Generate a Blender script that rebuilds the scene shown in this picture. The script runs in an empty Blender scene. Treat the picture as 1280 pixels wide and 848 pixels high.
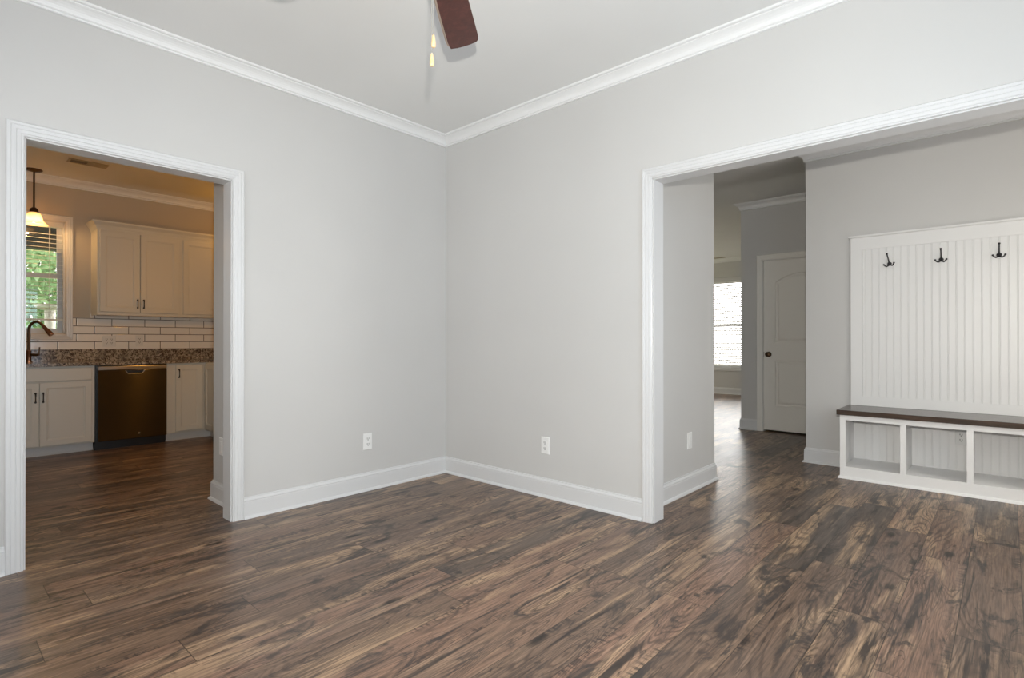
import bpy, bmesh, math, random
from mathutils import Vector, Matrix, Quaternion
random.seed(7)
PI = math.pi
C = bpy.context.scene.collection
S = bpy.context.scene

# ------------------------------------------------------------------ camera, view, world, lights
cam_d = bpy.data.cameras.new('camera'); cam = bpy.data.objects.new('camera', cam_d); C.objects.link(cam)
cam.location = (3.4105, -2.9284, 1.0765)
cam.rotation_euler = (PI/2 + math.radians(0.183), 0, math.radians(42.392))
cam_d.sensor_width = 36; cam_d.sensor_fit = 'HORIZONTAL'; cam_d.lens = 678.69/1280*36
cam_d.clip_start = 0.02; cam_d.clip_end = 200
S.camera = cam
vs = S.view_settings
vs.view_transform = 'Standard'; vs.look = 'None'; vs.gamma = 1; vs.use_curve_mapping = False
vs.exposure = 0.0

def area(name, loc, direction, sx, sy, watts, col=(1, 1, 1), spread=None):
    d = bpy.data.lights.new(name, 'AREA'); d.shape = 'RECTANGLE'; d.size = sx; d.size_y = sy
    d.energy = watts; d.color = col
    if spread: d.spread = spread
    o = bpy.data.objects.new(name, d); C.objects.link(o); o.location = loc
    o.rotation_euler = Vector(direction).to_track_quat('-Z', 'Y').to_euler()
    return o
def point(name, loc, watts, col, r=0.04):
    d = bpy.data.lights.new(name, 'POINT'); d.energy = watts; d.color = col; d.shadow_soft_size = r
    o = bpy.data.objects.new(name, d); C.objects.link(o); o.location = loc
    return o
def spot(name, loc, aim, watts, col, size, blend, r):
    d = bpy.data.lights.new(name, 'SPOT'); d.energy = watts; d.color = col; d.shadow_soft_size = r
    d.spot_size = size; d.spot_blend = blend
    o = bpy.data.objects.new(name, d); C.objects.link(o); o.location = loc
    o.rotation_euler = Vector(aim).to_track_quat('-Z', 'Y').to_euler()
    return o

# the photographer's flash, a hand above the camera
spot('camera_flash', (3.43, -2.915, 1.275), (-0.60, 0.80, 0.08), 270, (1.0, 0.97, 0.88), math.radians(150), 1.0, 0.022)
# daylight through the windows of this room (behind the camera); added fill in the foyer and living room
area('daylight_rear', (1.35, -3.70, 1.45), (0, 1, 0.10), 1.5, 1.5, 3, (0.6, 0.80, 1.0))
area('daylight_side', (4.16, -1.75, 1.45), (-1, 0, 0.10), 1.5, 1.5, 18, (0.25, 0.60, 1.0))
area('foyer_fill', (4.56, 1.25, 1.35), (-1, 0, -0.1), 0.9, 1.4, 7, (1.0, 0.97, 0.82))  # added fill to lighten the bench wall
area('living_fill', (-3.96, 6.7, 1.25), (1, 0, 0.5), 1.9, 2.2, 38, (1.0, 0.92, 0.72))  # added fill for the living room, tipped up at the ceiling
# warm kitchen lamps out of sight behind the stub wall, and an added fill
point('kitchen_lamp', (-1.75, -0.97, 1.80), 13, (1.0, 0.43, 0.05), 0.09)
point('kitchen_fill', (-1.9, -3.4, 1.45), 6.5, (1.0, 0.90, 0.70), 0.08)  # added low fill for the tile and base cabinets
point('corner_lamp', (-3.2, -0.45, 2.38), 1.6, (1.0, 0.43, 0.04), 0.04)

W = bpy.data.worlds.new('sky'); S.world = W; W.use_nodes = True
wn = W.node_tree.nodes; wl = W.node_tree.links
for n in list(wn): wn.remove(n)
wo = wn.new('ShaderNodeOutputWorld'); wb = wn.new('ShaderNodeBackground')
tc = wn.new('ShaderNodeTexCoord'); sx = wn.new('ShaderNodeSeparateXYZ'); mr = wn.new('ShaderNodeMapRange')
wl.new(tc.outputs['Generated'], sx.inputs[0]); wl.new(sx.outputs['Y'], mr.inputs['Value'])
mr.inputs['From Min'].default_value = 0.3; mr.inputs['From Max'].default_value = 0.9
mr.inputs['To Min'].default_value = 3.0; mr.inputs['To Max'].default_value = 14.0
wl.new(mr.outputs[0], wb.inputs['Strength']); wb.inputs['Color'].default_value = (1.0, 0.99, 0.97, 1)
wl.new(wb.outputs[0], wo.inputs['Surface'])

# ------------------------------------------------------------------ materials
class NT:
    def __init__(s, name):
        s.m = bpy.data.materials.new(name); s.m.use_nodes = True
        s.t = s.m.node_tree; s.t.nodes.clear()
        s.out = s.t.nodes.new('ShaderNodeOutputMaterial')
    def n(s, typ, **kw):
        nd = s.t.nodes.new(typ)
        for k, v in kw.items(): setattr(nd, k, v)
        return nd
    def put(s, sock, v):
        if isinstance(v, bpy.types.NodeSocket): s.t.links.new(v, sock)
        elif v is not None:
            if isinstance(v, (tuple, list)) and len(v) == 3 and sock.type == 'RGBA': v = (*v, 1)
            sock.default_value = v
    def math(s, op, a, b=None, c=None, clamp=False):
        nd = s.n('ShaderNodeMath', operation=op); nd.use_clamp = clamp
        s.put(nd.inputs[0], a); s.put(nd.inputs[1], b)
        if c is not None: s.put(nd.inputs[2], c)
        return nd.outputs[0]
    def coord(s, k='Object'): return s.n('ShaderNodeTexCoord').outputs[k]
    def sep(s, v):
        nd = s.n('ShaderNodeSeparateXYZ'); s.put(nd.inputs[0], v); return nd.outputs
    def comb(s, x, y, z=0.0):
        nd = s.n('ShaderNodeCombineXYZ'); s.put(nd.inputs[0], x); s.put(nd.inputs[1], y); s.put(nd.inputs[2], z); return nd.outputs[0]
    def noise(s, vec, scale=1, detail=2, rough=0.5, dist=0.0, out='Fac'):
        nd = s.n('ShaderNodeTexNoise'); s.put(nd.inputs['Vector'], vec)
        nd.inputs['Scale'].default_value = scale; nd.inputs['Detail'].default_value = detail
        nd.inputs['Roughness'].default_value = rough; nd.inputs['Distortion'].default_value = dist
        return nd.outputs[out]
    def vor(s, vec, scale, feature='F1', out='Distance'):
        nd = s.n('ShaderNodeTexVoronoi', feature=feature); s.put(nd.inputs['Vector'], vec); nd.inputs['Scale'].default_value = scale
        return nd.outputs[out]
    def white(s, dim, v):
        nd = s.n('ShaderNodeTexWhiteNoise', noise_dimensions=dim)
        s.put(nd.inputs['W' if dim == '1D' else 'Vector'], v); return nd.outputs
    def rng(s, v, a, b, c=0.0, d=1.0, smooth=False):
        nd = s.n('ShaderNodeMapRange'); nd.interpolation_type = 'SMOOTHSTEP' if smooth else 'LINEAR'
        s.put(nd.inputs[0], v)
        for i, x in enumerate((a, b, c, d)): nd.inputs[i+1].default_value = x
        return nd.outputs[0]
    def mix(s, f, a, b, blend='MIX'):
        nd = s.n('ShaderNodeMix', data_type='RGBA', blend_type=blend)
        s.put(nd.inputs[0], f); s.put(nd.inputs[6], a); s.put(nd.inputs[7], b); return nd.outputs[2]
    def bump(s, h, strength=0.1, dist=0.01):
        nd = s.n('ShaderNodeBump'); s.put(nd.inputs['Height'], h)
        nd.inputs['Strength'].default_value = strength; nd.inputs['Distance'].default_value = dist; return nd.outputs[0]
    def bsdf(s, col, rough=0.5, metal=0.0, normal=None, **kw):
        nd = s.n('ShaderNodeBsdfPrincipled')
        s.put(nd.inputs['Base Color'], col); s.put(nd.inputs['Roughness'], rough); s.put(nd.inputs['Metallic'], metal)
        if normal is not None: s.put(nd.inputs['Normal'], normal)
        for k, v in kw.items(): s.put(nd.inputs[k], v)
        s.t.links.new(nd.outputs[0], s.out.inputs[0]); return nd

def paint(name, col, rough=0.55, bump=0.04, scale=220, var=0.02):
    t = NT(name); o = t.coord()
    n = t.noise(o, scale, 3); big = t.noise(o, 1.3, 2)
    c = t.mix(t.rng(big, 0.3, 0.7), tuple(x*(1-var) for x in col), tuple(min(1, x*(1+var)) for x in col))
    t.bsdf(c, rough, normal=t.bump(n, bump, 0.002)); return t.m

def make_floor():
    t = NT('plank_floor'); x, y, z = t.sep(t.coord())
    u = t.math('DIVIDE', t.math('SUBTRACT', x, 3.08 - 0.187*60), 0.187)
    i = t.math('FLOOR', u); fu = t.math('FRACT', u)
    ri = t.white('1D', i)['Value'] if False else t.white('1D', i)[0]
    v = t.math('DIVIDE', t.math('ADD', t.math('MULTIPLY', ri, 3.7), t.math('ADD', y, 30)), 1.28)
    j = t.math('FLOOR', v); fv = t.math('FRACT', v)
    w = t.white('2D', t.comb(i, j)); r1 = w[0]; rc = t.n('ShaderNodeSeparateColor'); t.put(rc.inputs[0], w[1])
    ra, rb, rcc = rc.outputs[0], rc.outputs[1], rc.outputs[2]
    ox = t.math('ADD', x, t.math('MULTIPLY', ra, 41.0)); oy = t.math('ADD', y, t.math('MULTIPLY', rb, 67.0))
    def P(sx_, sy_): return t.comb(t.math('MULTIPLY', ox, sx_), t.math('MULTIPLY', oy, sy_), t.math('MULTIPLY', rcc, 9.0))
    # base tone per plank
    base = t.mix(r1, (0.175, 0.115, 0.082), (0.285, 0.180, 0.120))
    base = t.mix(t.rng(ra, 0.62, 0.90), base, (0.120, 0.092, 0.073))
    base = t.mix(t.rng(rb, 0.55, 1.0, 0, 0.8), base, (0.33, 0.190, 0.128))
    # warm tan tongues
    tan = t.noise(P(7, 1.1), 1, 4, 0.6, 0.8)
    base = t.mix(t.rng(tan, 0.48, 0.66, 0, 0.9, True), base, (0.52, 0.345, 0.21))
    # cathedral grain rings
    cat = t.noise(P(8.0, 1.1), 1, 1.6, 0.45, 0.5)
    ring = t.math('SINE', t.math('ADD', t.math('MULTIPLY', cat, 150.0), t.math('MULTIPLY', t.noise(P(40, 9), 1, 2), 3.0)))
    ring = t.rng(ring, 0.0, 1.0, 0, 1)
    cmask = t.rng(t.noise(P(5, 0.9), 1.3, 1), 0.40, 0.60, 0.15, 0.75, True)
    base = t.mix(t.math('MULTIPLY', ring, cmask), base, (0.085, 0.054, 0.040))
    # fibres
    fib = t.noise(P(210, 6.5), 1, 3, 0.6)
    base = t.mix(t.rng(fib, 0.42, 0.72, 0, 0.75), base, (0.080, 0.056, 0.044))
    fib2 = t.noise(P(70, 2.2), 1, 4, 0.65, 0.3)
    base = t.mix(t.rng(fib2, 0.50, 0.70, 0, 0.66), base, (0.058, 0.043, 0.036))
    base = t.mix(t.rng(fib2, 0.42, 0.28, 0, 0.45), base, (0.42, 0.29, 0.20))
    # dark veins drawn out along the plank
    vein = t.noise(P(24, 1.3), 1, 5, 0.62, 0.9)
    base = t.mix(t.rng(vein, 0.56, 0.67, 0, 0.92), base, (0.032, 0.025, 0.022))
    # smoky dark patches
    smo = t.noise(P(9.0, 2.8), 1, 6, 0.68, 1.0)
    base = t.mix(t.rng(smo, 0.51, 0.65, 0, 0.90, True), base, (0.046, 0.038, 0.035))
    # grey veil
    gr = t.noise(P(4.0, 0.8), 1, 3)
    base = t.mix(t.rng(gr, 0.5, 0.75, 0, 0.25, True), base, (0.155, 0.130, 0.112))
    # comb-like saw marks along the plank sides
    side = t.math('ABSOLUTE', t.math('SUBTRACT', fu, 0.5))
    comb = t.noise(P(16, 55), 1, 2, 0.6)
    cm = t.math('MULTIPLY', t.rng(comb, 0.48, 0.60), t.math('MULTIPLY', t.rng(side, 0.27, 0.47, 0, 1, True), t.rng(t.noise(P(1.5, 2.2), 1, 1), 0.52, 0.64, 0, 0.75)))
    base = t.mix(cm, base, (0.035, 0.029, 0.027))
    # knots and cracks
    kn = t.vor(t.comb(t.math('MULTIPLY', ox, 5.2), t.math('MULTIPLY', oy, 1.9), 0), 1.0)
    kd = t.math('ADD', kn, t.math('MULTIPLY', t.noise(P(30, 12), 1, 2), 0.10))
    base = t.mix(t.rng(kd, 0.10, 0.20, 0.92, 0.0, True), base, (0.022, 0.017, 0.015))
    crk = t.noise(P(22, 2.4), 1, 2, 0.5, 1.2)
    base = t.mix(t.rng(t.math('ABSOLUTE', t.math('SUBTRACT', crk, 0.655)), 0.0, 0.012, 0.75, 0.0), base, (0.025, 0.019, 0.016))
    # seams
    sxm = t.math('MULTIPLY', t.math('SUBTRACT', 0.5, side), 0.187)
    sym = t.math('MULTIPLY', t.math('SUBTRACT', 0.5, t.math('ABSOLUTE', t.math('SUBTRACT', fv, 0.5))), 1.28)
    sm = t.math('MINIMUM', sxm, sym)
    seam = t.rng(sm, 0.0006, 0.0022, 0.75, 0.0)
    base = t.mix(seam, base, (0.020, 0.016, 0.014))
    rough = t.rng(smo, 0.3, 0.8, 0.30, 0.39)
    h = t.math('SUBTRACT', t.math('MULTIPLY', fib, 0.25), t.math('MULTIPLY', t.rng(sm, 0.0, 0.003, 1, 0), 1.0))
    t.bsdf(base, rough, normal=t.bump(h, 0.10, 0.0015), **{'Specular IOR Level': 0.34})
    return t.m

def wood(name, a, b, rough, sx_, sy_, sz_):
    t = NT(name); x, y, z = t.sep(t.coord())
    v = t.comb(t.math('MULTIPLY', x, sx_), t.math('MULTIPLY', y, sy_), t.math('MULTIPLY', z, sz_))
    n = t.noise(v, 1, 4, 0.6, 0.5); r = t.math('SINE', t.math('MULTIPLY', n, 40))
    c = t.mix(t.rng(n, 0.3, 0.7), a, b); c = t.mix(t.rng(r, 0.2, 1, 0, 0.4), c, a)
    t.bsdf(c, rough); return t.m

def make_granite():
    t = NT('granite'); o = t.coord()
    n = t.noise(o, 42, 5, 0.7, 0.6); c = t.mix(t.rng(n, 0.42, 0.58), (0.085, 0.062, 0.048), (0.50, 0.43, 0.34))
    v = t.vor(o, 58); c = t.mix(t.rng(v, 0.22, 0.42, 1, 0), c, (0.028, 0.018, 0.016))
    n2 = t.noise(o, 120, 2); c = t.mix(t.rng(n2, 0.60, 0.68), c, (0.60, 0.52, 0.44))
    n3 = t.noise(o, 18, 2); c = t.mix(t.rng(n3, 0.5, 0.7, 0, 0.5), c, (0.06, 0.05, 0.05))
    t.bsdf(c, 0.12); return t.m

def make_tile():
    t = NT('subway_tile'); x, y, z = t.sep(t.coord())
    R, L = 0.0823, 0.304
    v = t.math('DIVIDE', t.math('SUBTRACT', z, 0.984), R); row = t.math('FLOOR', v); fv = t.math('FRACT', v)
    odd = t.math('MODULO', t.math('ADD', row, 40), 2.0)
    u = t.math('ADD', t.math('DIVIDE', t.math('ADD', y, 1.808 + 30.4), L), t.math('MULTIPLY', odd, 0.5)); u = t.math('ADD', u, 0.5)
    fu = t.math('FRACT', u)
    dz = t.math('MULTIPLY', t.math('SUBTRACT', 0.5, t.math('ABSOLUTE', t.math('SUBTRACT', fv, 0.5))), R)
    dy = t.math('MULTIPLY', t.math('SUBTRACT', 0.5, t.math('ABSOLUTE', t.math('SUBTRACT', fu, 0.5))), L)
    d = t.math('MINIMUM', dz, dy)
    c = t.mix(t.rng(d, 0.0028, 0.0038), (0.045, 0.035, 0.03), (0.93, 0.91, 0.89))
    t.bsdf(c, t.rng(d, 0.003, 0.004, 0.8, 0.12), normal=t.bump(t.rng(d, 0.002, 0.007), 0.25, 0.003)); return t.m

def make_glass():
    t = NT('window_glass'); tr = t.n('ShaderNodeBsdfTransparent'); gl = t.n('ShaderNodeBsdfGlossy'); gl.inputs['Roughness'].default_value = 0.0
    fr = t.n('ShaderNodeFresnel'); fr.inputs[0].default_value = 1.5; mx = t.n('ShaderNodeMixShader')
    t.put(mx.inputs[0], fr.outputs[0]); t.t.links.new(tr.outputs[0], mx.inputs[1]); t.t.links.new(gl.outputs[0], mx.inputs[2])
    t.t.links.new(mx.outputs[0], t.out.inputs[0]); return t.m

def make_slat(name, col, tr=0.25):
    t = NT(name); d = t.n('ShaderNodeBsdfPrincipled'); t.put(d.inputs['Base Color'], col); d.inputs['Roughness'].default_value = 0.4
    tl = t.n('ShaderNodeBsdfTranslucent'); t.put(tl.inputs[0], col); mx = t.n('ShaderNodeMixShader'); mx.inputs[0].default_value = tr
    t.t.links.new(d.outputs[0], mx.inputs[1]); t.t.links.new(tl.outputs[0], mx.inputs[2]); t.t.links.new(mx.outputs[0], t.out.inputs[0]); return t.m

def make_shade():
    t = NT('amber_shade_glass')
    n = t.noise(t.coord(), 25, 3); col = t.mix(t.rng(n, 0.3, 0.7), (0.96, 0.80, 0.58), (1.0, 0.90, 0.74))
    tl = t.n('ShaderNodeBsdfTranslucent'); t.put(tl.inputs[0], col)
    gl = t.n('ShaderNodeBsdfPrincipled'); t.put(gl.inputs['Base Color'], col); gl.inputs['Roughness'].default_value = 0.2
    mx = t.n('ShaderNodeMixShader'); mx.inputs[0].default_value = 0.35
    t.t.links.new(tl.outputs[0], mx.inputs[1]); t.t.links.new(gl.outputs[0], mx.inputs[2])
    tp = t.n('ShaderNodeBsdfTransparent'); t.put(tp.inputs[0], (1.0, 0.86, 0.66)); m2 = t.n('ShaderNodeMixShader'); m2.inputs[0].default_value = 0.28
    t.t.links.new(mx.outputs[0], m2.inputs[1]); t.t.links.new(tp.outputs[0], m2.inputs[2]); t.t.links.new(m2.outputs[0], t.out.inputs[0]); return t.m

def emit(name, col, s):
    t = NT(name); e = t.n('ShaderNodeEmission'); t.put(e.inputs[0], col); e.inputs[1].default_value = s
    t.t.links.new(e.outputs[0], t.out.inputs[0]); return t.m

def metal(name, col, rough, aniso=0.0, brushed=None):
    t = NT(name); nrm = None
    if brushed:
        x, y, z = t.sep(t.coord()); v = t.comb(t.math('MULTIPLY', x, brushed[0]), t.math('MULTIPLY', y, brushed[1]), t.math('MULTIPLY', z, brushed[2]))
        nrm = t.bump(t.noise(v, 1, 2), 0.06, 0.001)
    b = t.bsdf(col, rough, 1.0, normal=nrm, **{'Anisotropic': aniso})
    if aniso:
        t.put(b.inputs['Tangent'], t.comb(0.0, 0.0, 1.0))
    return t.m

def leafy(name, a, b):
    t = NT(name); n = t.noise(t.coord(), 3.5, 3); d = t.n('ShaderNodeBsdfDiffuse'); t.put(d.inputs[0], t.mix(t.rng(n, 0.3, 0.7), a, b))
    tl = t.n('ShaderNodeBsdfTranslucent'); t.put(tl.inputs[0], b); mx = t.n('ShaderNodeMixShader'); mx.inputs[0].default_value = 0.35
    t.t.links.new(d.outputs[0], mx.inputs[1]); t.t.links.new(tl.outputs[0], mx.inputs[2]); t.t.links.new(mx.outputs[0], t.out.inputs[0]); return t.m

M = dict(
    wall=paint('wall_paint', (0.580, 0.572, 0.562), 0.6),
    warmlit_wall=paint('kitchen_wall_warmlit', (0.50, 0.445, 0.37), 0.6),  # grey wall tanned: warm lamp light put into the colour
    ceil=paint('ceiling_paint', (0.80, 0.80, 0.79), 0.8),
    trim=paint('trim_paint', (0.665, 0.665, 0.67), 0.32, 0.01, 90, 0.005),
    bead=paint('beadboard_paint', (0.765, 0.76, 0.755), 0.38, 0.01, 90, 0.005),
    crown=paint('trim_paint_lit', (0.81, 0.81, 0.81), 0.45, 0.01, 90, 0.005),  # trim paint lightened to make up for light missing on the crown
    bench=paint('bench_paint', (0.86, 0.85, 0.84), 0.35, 0.01, 90, 0.005),
    door=paint('door_paint', (0.82, 0.80, 0.76), 0.4, 0.02, 160, 0.01),
    cab=paint('cabinet_paint', (0.65, 0.645, 0.60), 0.4, 0.01, 120, 0.01),
    floor=make_floor(),
    seat=wood('walnut_seat', (0.030, 0.019, 0.013), (0.085, 0.050, 0.032), 0.22, 2.2, 28, 28),
    blade=wood('mahogany_blade', (0.055, 0.014, 0.010), (0.105, 0.030, 0.022), 0.35, 30, 30, 30),
    edge=wood('blade_edge', (0.34, 0.26, 0.20), (0.44, 0.35, 0.28), 0.5, 20, 20, 20),
    blond=wood('blond_wood', (0.62, 0.40, 0.20), (0.80, 0.58, 0.34), 0.4, 60, 60, 12),
    granite=make_granite(), tile=make_tile(), glass=make_glass(),
    slat=make_slat('blind_slat', (0.86, 0.86, 0.84)), backlit=make_slat('backlit_slat', (0.72, 0.71, 0.69), 0.15),
    shade=make_shade(), bulb=emit('lit_bulb', (1.0, 0.80, 0.50), 9.0),
    bronze=metal('oiled_bronze', (0.10, 0.062, 0.038), 0.38),
    copper=metal('copper_bronze', (0.27, 0.14, 0.085), 0.28),
    iron=paint('black_iron', (0.012, 0.011, 0.014), 0.35, 0.02, 90),
    steel=metal('brushed_steel', (0.16, 0.146, 0.128), 0.20, 1.0),
    lightsteel=metal('pale_steel', (0.62, 0.60, 0.57), 0.28, 0.5),
    nickel=metal('nickel', (0.6, 0.58, 0.55), 0.3),
    black=paint('black_plastic', (0.010, 0.010, 0.012), 0.4, 0.01, 90),
    plate=paint('white_plastic', (0.80, 0.80, 0.79), 0.3, 0.0, 50, 0.0),
    slot=paint('dark_slot', (0.05, 0.05, 0.05), 0.5, 0.0, 50, 0.0),
    grille=paint('grille_paint', (0.45, 0.40, 0.33), 0.5, 0.01, 90),
    chain=metal('pale_chain', (0.85, 0.82, 0.75), 0.3),
    frost=make_slat('frosted_bowl', (0.9, 0.88, 0.84)),
    leaf=leafy('leaf_green', (0.15, 0.27, 0.11), (0.34, 0.47, 0.26)),
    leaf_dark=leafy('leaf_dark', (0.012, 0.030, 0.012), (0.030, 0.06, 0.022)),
    bark=wood('bark', (0.05, 0.035, 0.025), (0.10, 0.075, 0.055), 0.9, 9, 9, 2),
    lawn=paint('lawn', (0.09, 0.15, 0.05), 0.9, 0.3, 30, 0.3),
    concrete=paint('concrete', (0.62, 0.58, 0.52), 0.8, 0.1, 60, 0.05),
    porch=paint('porch_paint', (0.10, 0.09, 0.08), 0.7, 0.05, 60, 0.05),
)

# ------------------------------------------------------------------ mesh helpers
def obj(name, bm, m, parent=None, smooth=False, kind=None, label=None, cat=None, group=None):
    me = bpy.data.meshes.new(name)
    bmesh.ops.recalc_face_normals(bm, faces=bm.faces)
    if parent is not None: bm.transform(world(parent).inverted())
    bm.to_mesh(me); bm.free()
    for mm in (m if isinstance(m, (list, tuple)) else [m]): me.materials.append(mm)
    if smooth:
        for p in me.polygons: p.use_smooth = True
    o = bpy.data.objects.new(name, me); C.objects.link(o)
    if smooth:
        me.set_sharp_from_angle(angle=math.radians(35))
    if parent is not None: o.parent = parent
    if kind: o['kind'] = kind
    if label: o['label'] = label
    if cat: o['category'] = cat
    if group: o['group'] = group
    return o
def world(o):
    m = Matrix.LocRotScale(o.location, o.rotation_euler, o.scale)
    return world(o.parent) @ m if o.parent else m
def thing(name, label, cat, loc, group=None, kind=None):
    o = bpy.data.objects.new(name, None); C.objects.link(o); o.location = loc; o.empty_display_size = 0.1
    o['label'] = label; o['category'] = cat
    if group: o['group'] = group
    if kind: o['kind'] = kind
    return o
def struct(name, bm, m, parent=None, smooth=False):
    return obj(name, bm, m, parent, smooth, kind='structure')
def B(): return bmesh.new()
def box(bm, x0, x1, y0, y1, z0, z1, bevel=0.0):
    v = [bm.verts.new((x, y, z)) for x in (x0, x1) for y in (y0, y1) for z in (z0, z1)]
    fs = [bm.faces.new([v[i] for i in f]) for f in ((0, 1, 3, 2), (4, 6, 7, 5), (0, 4, 5, 1), (2, 3, 7, 6), (0, 2, 6, 4), (1, 5, 7, 3))]
    if bevel:
        es = list({e for f in fs for e in f.edges})
        bmesh.ops.bevel(bm, geom=es, offset=bevel, segments=2, affect='EDGES', profile=0.5)
    return bm
def sweep(bm, path, K, prof, closed=False):
    """closed polygon prof [(a, b)] carried along a planar path: a to the left of travel (K x t), b along K; mitred."""
    K = Vector(K); P = [Vector(p) for p in path]; n = len(P); rings = []
    for i in range(n):
        def seg(a, b): return (P[b] - P[a]).normalized()
        if closed: t0, t1 = seg((i-1) % n, i), seg(i, (i+1) % n)
        else:
            t0 = seg(i-1, i) if i > 0 else None; t1 = seg(i, i+1) if i < n-1 else None
            t0 = t0 or t1; t1 = t1 or t0
        n0, n1 = K.cross(t0), K.cross(t1); m = (n0 + n1); m = m / m.length_squared * 2 if m.length > 1e-6 else n0
        rings.append([bm.verts.new(P[i] + m*a + K*b) for a, b in prof])
    k = len(prof)
    for i in range(n if closed else n-1):
        r0, r1 = rings[i], rings[(i+1) % n]
        for j in range(k): bm.faces.new((r0[j], r0[(j+1) % k], r1[(j+1) % k], r1[j]))
    if not closed:
        bm.faces.new(rings[0]); bm.faces.new(list(reversed(rings[-1])))
    return bm
def tube(bm, pts, rad, n=10, cap=True):
    P = [Vector(p) for p in pts]; rings = []; up = None
    for i, p in enumerate(P):
        t = ((P[i+1] if i < len(P)-1 else p) - (P[i-1] if i > 0 else p)).normalized()
        if up is None:
            up = t.orthogonal().normalized()
        else:
            up = (up - t*up.dot(t)).normalized()
        s = t.cross(up); r = rad[i] if isinstance(rad, (list, tuple)) else rad
        rings.append([bm.verts.new(p + (up*math.cos(2*PI*k/n) + s*math.sin(2*PI*k/n))*r) for k in range(n)])
    for a, b in zip(rings, rings[1:]):
        for k in range(n): bm.faces.new((a[k], a[(k+1) % n], b[(k+1) % n], b[k]))
    if cap: bm.faces.new(list(reversed(rings[0]))); bm.faces.new(rings[-1])
    return bm
def lathe(bm, prof, c, n=24, axis='Z'):
    """prof [(r, h)] about the axis through c."""
    rings = []
    for r, h in prof:
        ring = []
        for k in range(n):
            a = 2*PI*k/n; q = (r*math.cos(a), r*math.sin(a), h)
            if axis == 'X': q = (h, q[0], q[1])
            if axis == 'Y': q = (q[0], h, q[1])
            ring.append(bm.verts.new(Vector(c) + Vector(q)))
        rings.append(ring)
    for a, b in zip(rings, rings[1:]):
        for k in range(n): bm.faces.new((a[k], a[(k+1) % n], b[(k+1) % n], b[k]))
    if prof[0][0] > 1e-5: bm.faces.new(rings[0])
    if prof[-1][0] > 1e-5: bm.faces.new(rings[-1])
    bmesh.ops.remove_doubles(bm, verts=bm.verts, dist=1e-6)
    return bm
def ringpanel(bm, mat, w, h, rings):
    """a w x h rectangle built of inset rings [(inset, height)] in its own x-y plane (height = z), placed by mat; first ring is the back."""
    prev = None
    for ins, z in rings:
        r = [bm.verts.new(mat @ Vector((sx_*(w/2-ins), sy_*(h/2-ins), z))) for sx_, sy_ in ((-1, -1), (1, -1), (1, 1), (-1, 1))]
        if prev:
            for k in range(4): bm.faces.new((prev[k], prev[(k+1) % 4], r[(k+1) % 4], r[k]))
        else: bm.faces.new(list(reversed(r)))
        prev = r
    bm.faces.new(prev); return bm
def face_mat(c, normal):
    """matrix whose local z is the normal (horizontal), local y is world up."""
    z = Vector(normal).normalized(); y = Vector((0, 0, 1)); x = y.cross(z)
    m = Matrix((x, y, z)).transposed().to_4x4(); m.translation = Vector(c); return m
def wall(name, axis, f0, f1, u0, u1, z0, z1, holes=(), m=None):
    """axis 'x': a wall lying in a plane x = const (from x=f0 to f1), u along y; axis 'y': plane y = const, u along x."""
    us = sorted({u0, u1, *[q for h in holes for q in h[:2]]}); zs = sorted({z0, z1, *[q for h in holes for q in h[2:]]})
    def solid(i, j):
        if i < 0 or j < 0 or i >= len(us)-1 or j >= len(zs)-1: return False
        um, zm = (us[i]+us[i+1])/2, (zs[j]+zs[j+1])/2
        return not any(h[0] < um < h[1] and h[2] < zm < h[3] for h in holes)
    bm = B(); cache = {}
    def V(f, u, z):
        k = (f, u, z)
        if k not in cache: cache[k] = bm.verts.new((f, u, z) if axis == 'x' else (u, f, z))
        return cache[k]
    for i in range(len(us)-1):
        for j in range(len(zs)-1):
            if not solid(i, j): continue
            a, b, c, d = us[i], us[i+1], zs[j], zs[j+1]
            for f in (f0, f1): bm.faces.new((V(f, a, c), V(f, b, c), V(f, b, d), V(f, a, d)))
            for di, dj, e in ((-1, 0, ((a, c), (a, d))), (1, 0, ((b, c), (b, d))), (0, -1, ((a, c), (b, c))), (0, 1, ((a, d), (b, d)))):
                if not solid(i+di, j+dj):
                    (p, q), (r, s) = e; bm.faces.new((V(f0, p, q), V(f0, r, s), V(f1, r, s), V(f1, p, q)))
    return struct(name, bm, m or M['wall'])

H = 2.743
# ------------------------------------------------------------------ the shell
bm = B(); box(bm, -3.95, 4.75, -5.2, 8.3, -0.08, 0.0); struct('floor', bm, M['floor'])
bm = B(); box(bm, -4.15, 4.75, -5.2, 8.3, H, H+0.1); struct('ceiling', bm, M['ceil'])
T = 0.115
OA = (-2.588, -1.668, 0, 2.032)          # cased opening to the kitchen (wall x = 0)
OB = (1.868, 3.84, 0, 2.030)             # cased opening to the foyer (wall y = 0)
wall('wall_left', 'x', -T, 0, -3.74, T, 0, H, [OA])
wall('wall_back', 'y', 0, T, 0, 4.2, 0, H, [OB])
wall('wall_rear', 'y', -3.86, -3.74, -T, 4.32, 0, H, [(0.55, 2.15, 0.7, 2.2)])
wall('wall_right', 'x', 4.2, 4.32, -3.74, T, 0, H, [(-2.55, -0.95, 0.7, 2.2)])
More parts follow.
